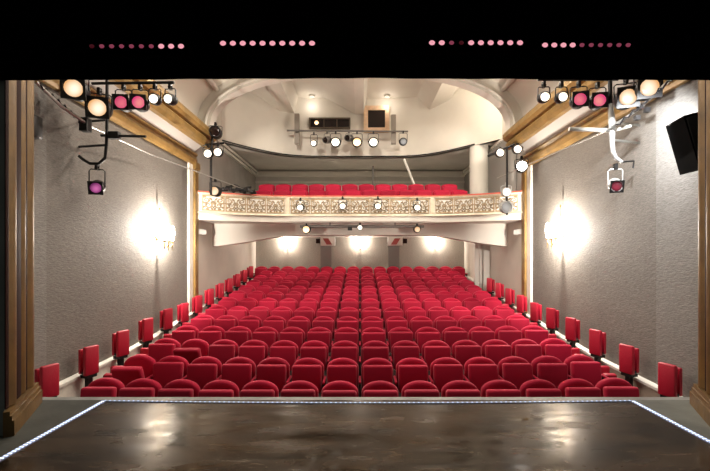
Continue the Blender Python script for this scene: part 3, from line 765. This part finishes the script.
# lamp bar on the bulkhead
bb = tag(empty('bulkhead_lamp_bar', at(350, 131, 13.7)), 'long pipe on two grey posts in front of the projection booth openings', 'pipe')
kid(MB().tube([at(287, 130.5, 13.7), at(408, 131.5, 13.7)], .03), 'bar', rub, bb)
for px, y0, y1 in ((297, 114, 144), (393.5, 115, 144)):
    a = at(px, y1, 13.85); b = at(px, y0, 13.85)
    kid(MB().box((a.x-.08, 13.8, a.z), (b.x+.08, 13.92, b.z)), 'post', greypanel, bb)
    kid(MB().box((a.x-.03, 13.7, at(px, 131, 13.7).z-.03), (a.x+.03, 14.4, at(px, 131, 13.7).z+.03)), 'strut', rub, bb)
for px, py, r, mm, lab in ((313.5, 143, .085, L_white, 'small lit lantern at the left end of the bar in front of the booth'),
                           (335.5, 142, .13, L_white, 'bright white lantern, second from the left on the booth bar'),
                           (357, 142, .13, L_warm, 'warm amber lantern in the middle of the booth bar'),
                           (373.5, 142, .13, L_white, 'bright white lantern below the wooden framed booth window'),
                           (403.5, 141.5, .10, L_dim, 'black lantern with pale unlit lens at the right end of the booth bar')):
    spot('booth_lantern', lab, 'stage lantern', at(px, py, 13.5), r, mm, (0, -1, -.22), L=.3, hang=.36, grp='lanterns on the booth bar')
spot('booth_lantern', 'grey unlit lantern between the two leftmost bright ones on the booth bar', 'stage lantern', at(325, 140, 13.6), .09, darkglass, (-.6, -1, -.3), L=.3, hang=.3, body=rub)
spot('booth_lantern', 'grey unlit lantern beside the amber one on the booth bar', 'stage lantern', at(347, 138, 13.6), .09, darkglass, (-.6, -1, -.3), L=.3, hang=.24, body=rub)
spot('booth_projector', 'small warm projector lens glowing in the long booth window', 'projector', at(316.5, 122.5, 14.2), .07, L_warm, (0, -1, -.1), L=.2, yoke=False)
swag = [(x, y-.03, EYE+3.53) for x, y in bpath]
tag(MB().tube(swag[2:-8], .022, 6).build('bulkhead_cable', black), 'dark cable clipped along the lower edge of the curved bulkhead', 'cable')
# balcony poles
tag(MB().tube([at(404, 159, 14.2), at(426, 214, 14.2)], .045).build('slanting_pole', whitepaint), 'white slanting pole behind the balcony seats', 'pole')
tag(MB().tube([at(373, 166, 15), at(373, 216.5, 15)], .03).build('upright_pole', rub), 'thin grey upright pole behind the balcony seats', 'pole')
# ceiling downlights in the bays
for px, py, side in ((312, 95.5, 'left'), (387, 95.5, 'right')):
    P = at(px, py, 13.4); P.z = EYE+5.56
    P.y = 5.56*F/(257-py); P.x = (px-360)/F*P.y
    e = tag(empty('downlight', P), f'small round ceiling downlight in the bay {side} of the middle ceiling beam', 'downlight', 'ceiling downlights')
    MB().lathe([(.05, 0), (.10, 0), (.10, -.05), (.08, -.06), (.06, -.02)], 16).build('rim', whitepaint, e)
    MB().lathe([(.001, -.05), (.04, -.04), (.06, -.01)], 16).build('bulb', L_cream, e)
    light('POINT', P-Vector((0, 0, .30)), 4, radius=.05)

# ------------------------------------------------------------------ wall sconces
def sconce(loc, nrm, label, grp, scale=1):
    """three glass candles on a brass bracket; nrm: away from the wall"""
    e = tag(empty('wall_sconce', loc), label, 'wall sconce', grp)
    e.rotation_euler = (0, 0, math.atan2(nrm[1], nrm[0])+PI/2)      # local -Y points off the wall
    e.scale = (scale,)*3
    MB().lathe([(.001, .02), (.05, .018), (.07, .0), (.07, -.01)], 20, aim((0, -1, 0))).tube([(0, 0, .0), (0, -.06, -.10), (0, -.13, -.16)], .012).build('backplate', brass, e)
    b = MB().tube([(0, -.03, .10), (0, -.04, .48)], [.016, .004], 8).lathe([(.001, .03), (.018, .015), (.012, 0), (.02, -.02), (.001, -.04)], 10, Matrix.Translation((0, -.04, .50)))
    b.build('finial', brass, e)
    a = MB()
    for x in (-.15, 0, .15):
        a.tube([(0, -.13, -.16), (x*.6, -.17, -.20), (x, -.20, -.14), (x, -.20, -.08)], .009, 6)
        a.lathe([(.005, -.02), (.035, 0), (.04, .01), (.02, .012)], 12, Matrix.Translation((x, -.20, -.09)))
        a.tube([(x, -.20, -.14), (x*1.15, -.20, -.26)], [.012, .003], 6)
    a.build('bracket', brass, e)
    for x in (-.15, 0, .15):
        MB().lathe([(.022, -.07), (.036, 0), (.042, .08), (.036, .16), (.022, .21)], 14, Matrix.Translation((x, -.20, 0))).build('glass_shade', L_bulb, e)
    return e
nL = sconce((-WX+.01, 8.44, EYE+.42), (1, 0), 'glowing brass wall sconce on the left side wall', 'side wall sconces', 1.15)
nR = sconce((WX-.01, 8.44, EYE+.48), (-1, 0), 'glowing brass wall sconce on the right side wall', 'side wall sconces', 1.15)
for x, nm in ((-2.92, 'left of the left pilaster'), (.0, 'between the two pilasters'), (3.02, 'right of the right pilaster')):
    sconce((x, YB-.01, EYE+.52), (0, -1), f'glowing wall sconce on the back wall under the balcony, {nm}', 'back wall sconces')
    light('POINT', (x, YB-.14, EYE+.60), 85, (1, .91, .80), radius=.04)
for sgn in (-1, 1):
    light('POINT', (sgn*(WX-.16), 8.44, EYE+.52), 400, (1, .91, .80), radius=.035)

# ------------------------------------------------------------------ stage dressing
# LED tape along the stage edge and the two sides
def tape(pts, label):
    # local X runs along the tape
    a, b = Vector(pts[0]), Vector(pts[-1]); ang = math.atan2(b.y-a.y, b.x-a.x)
    M = (Matrix.Translation((a.x, a.y, 0)) @ Matrix.Rotation(ang, 4, 'Z')).inverted()
    loc = [(M @ Vector((x, y, 0))) for x, y, *_ in pts]
    e = tag(empty('led_strip', (a.x, a.y, 0), ang), label, 'LED strip', 'LED strips round the stage')
    w = .014 if 'front' not in label else .007
    MB().sweep([(w*2.2, .001), (w*2.2, .005), (-w*2.2, .005), (-w*2.2, .001)], [(p.x, p.y) for p in loc]).build('channel', mat('tape_channel', (.12, .13, .2), .5), e)
    MB().sweep([(w, .005), (w, .010), (-w, .010), (-w, .005)], [(p.x, p.y) for p in loc]).build('light_tape', ledfront if 'front' in label else ledstrip, e)
tape([(-2.66, 1.0, 0), (-2.66, 4.24, 0)], 'bright blue-white LED strip running back along the left side of the stage floor')
tape([(2.83, 1.0, 0), (2.83, 4.24, 0)], 'bright blue-white LED strip running back along the right side of the stage floor')
tape([(-2.66+5.49*i/24, 4.245-.06*(1-((i-12)/12)**2), 0) for i in range(25)], 'dim blue-white LED strip along the front edge of the stage')

# black border curtain over the opening
bc = MB(); nb = 160; zt = [2.985, 3.03, 3.6, 5.4]
vs = []
for j, z in enumerate(zt):
    for i in range(nb+1):
        x = -6+12*i/nb; am = .004 if j < 2 else .018
        vs.append((x, 3.37+am*math.sin(i*.9)+.7*am*math.sin(i*.37), z-(.006*abs(x) if j < 2 else 0)))
fs = [(j*(nb+1)+i, j*(nb+1)+i+1, (j+1)*(nb+1)+i+1, (j+1)*(nb+1)+i) for j in range(len(zt)-1) for i in range(nb)]
bc.add(vs, fs, True)
bo = bc.build('border_curtain', blackcloth, recalc=False)
sm_ = bo.modifiers.new('thickness', 'SOLIDIFY'); sm_.thickness = .02
tag(bo, 'wide black velvet border curtain hanging across the top of the stage opening', 'curtain')
# LED battens in front of it
for x0, x1, py, d, side, cnt, dim in ((92, 181, 46.5, 2.95, 'outermost on the left', 10, {0: 2, 1: 1, 2: 1, 3: 1, 4: 1, 5: 1, 6: 1}), (223, 312, 43.5, 2.92, 'second from the left', 10, {}),
                                 (432, 520, 43, 2.92, 'second from the right', 10, {2: 1, 3: 2}), (545, 628, 45.3, 2.98, 'outermost on the right', 10, {4: 1, 5: 1, 6: 1, 7: 1, 8: 1, 9: 1})):
    a = at(x0, py, d); b = at(x1, py, d); L = b.x-a.x
    e = tag(empty('led_batten', (a+b)/2), f'black LED batten with a row of pink lenses, {side} above the stage', 'LED batten', 'LED battens above the stage')
    MB().rbox((-L/2-.05, .0, -.045), (L/2+.05, .09, .05), .01, 2).build('housing', blackcloth, e)
    MB().box((-L*.3, .03, .05), (-L*.3+.03, .06, .23)).build('bracket', blackcloth, e); MB().box((L*.3, .03, .05), (L*.3+.03, .06, .23)).build('bracket', blackcloth, e)
    for i in range(cnt):
        t = -L/2+L*i/(cnt-1)
        mm = (L_led, L_leddim, L_ledoff)[dim.get(i, 0)]
        rr = .022 if dim.get(i, 0) == 0 else .018
        MB().lathe([(.001, .012), (rr*.7, .008), (rr, -.004)], 12, Matrix.Translation((t, -.004, 0)) @ aim((0, -1, -.2)) @ Matrix.Diagonal((1, .8, 1, 1))).build('lens', mm, e)
pipe = MB().tube([(-3.4, 3.0, EYE+1.765), (3.4, 3.0, EYE+1.765)], .03)
for x in (-2.5, 0, 2.5): pipe.tube([(x, 3.0, EYE+1.765), (x, 3.0, 5.2)], .006, 5)
tag(pipe.build('flown_pipe', blackcloth), 'black pipe above the stage that carries the LED battens', 'pipe')

# ------------------------------------------------------------------ unseen lamps added to brighten the hall, and daylightless surroundings
WARM = (1, .90, .78)
light('POINT', (0, 6.2, EYE+3.0), 65, WARM, .1)  # unseen points added near the crown to brighten the vault
light('POINT', (0, 8.8, EYE+3.95), 40, WARM, .1)
for x in (-1.8, 1.8):  # unseen spots added above the border to light the stalls
    for y, p in ((5.4, 125), (7.2, 150), (9.0, 190)):
        light('SPOT', (x, y, EYE+3.9), p*1.1, WARM, .12, aim=(x, y, 0), spot_size=math.radians(166), spot_blend=.5)
for x in (-2.4, 0, 2.4):                      # unseen spots added behind the arch rib to light the balcony
    light('SPOT', (x, 10.35, EYE+4.65), 230, WARM, .08, aim=(x*.9, 14.5, EYE+2.2), spot_size=math.radians(66), spot_blend=.7)
for x, y, z, p in ((3.5, 10.8, 4.6, 85),):   # unseen point added to light the ceiling bays
    light('POINT', (x, y, EYE+z), p, WARM, .08)
for x in (-2.4, 0, 2.4):                      # unseen points added to brighten the space under the balcony
    light('POINT', (x, 13.9, EYE+.74), 34, WARM, .06)
# the lantern beside the right boom that washes the wall and its silver pipe
light('SPOT', at(641, 93, 5.0), 300, (.94, .97, 1), .04, aim=(WX, 5.9, EYE+1.2), spot_size=math.radians(120), spot_blend=1)

w = bpy.data.worlds.new('dark_stage_house'); sc.world = w; w.use_nodes = True
w.node_tree.nodes['Background'].inputs[0].default_value = (.5, .52, .5, 1)
w.node_tree.nodes['Background'].inputs[1].default_value = .10

# ------------------------------------------------------------------ camera
cam = bpy.data.cameras.new('camera'); co = bpy.data.objects.new('camera', cam); COL.objects.link(co)
co.location = (0, 0, EYE); co.rotation_euler = (PI/2, 0, 0)
cam.sensor_fit = 'HORIZONTAL'; cam.sensor_width = 36; cam.lens = F/710*36
cam.shift_x = -5/710; cam.shift_y = 21.5/710
cam.clip_start = .05; cam.clip_end = 100
sc.camera = co
sc.view_settings.view_transform = 'Standard'; sc.view_settings.look = 'None'
sc.view_settings.exposure = .25; sc.view_settings.gamma = 1; sc.view_settings.use_curve_mapping = False
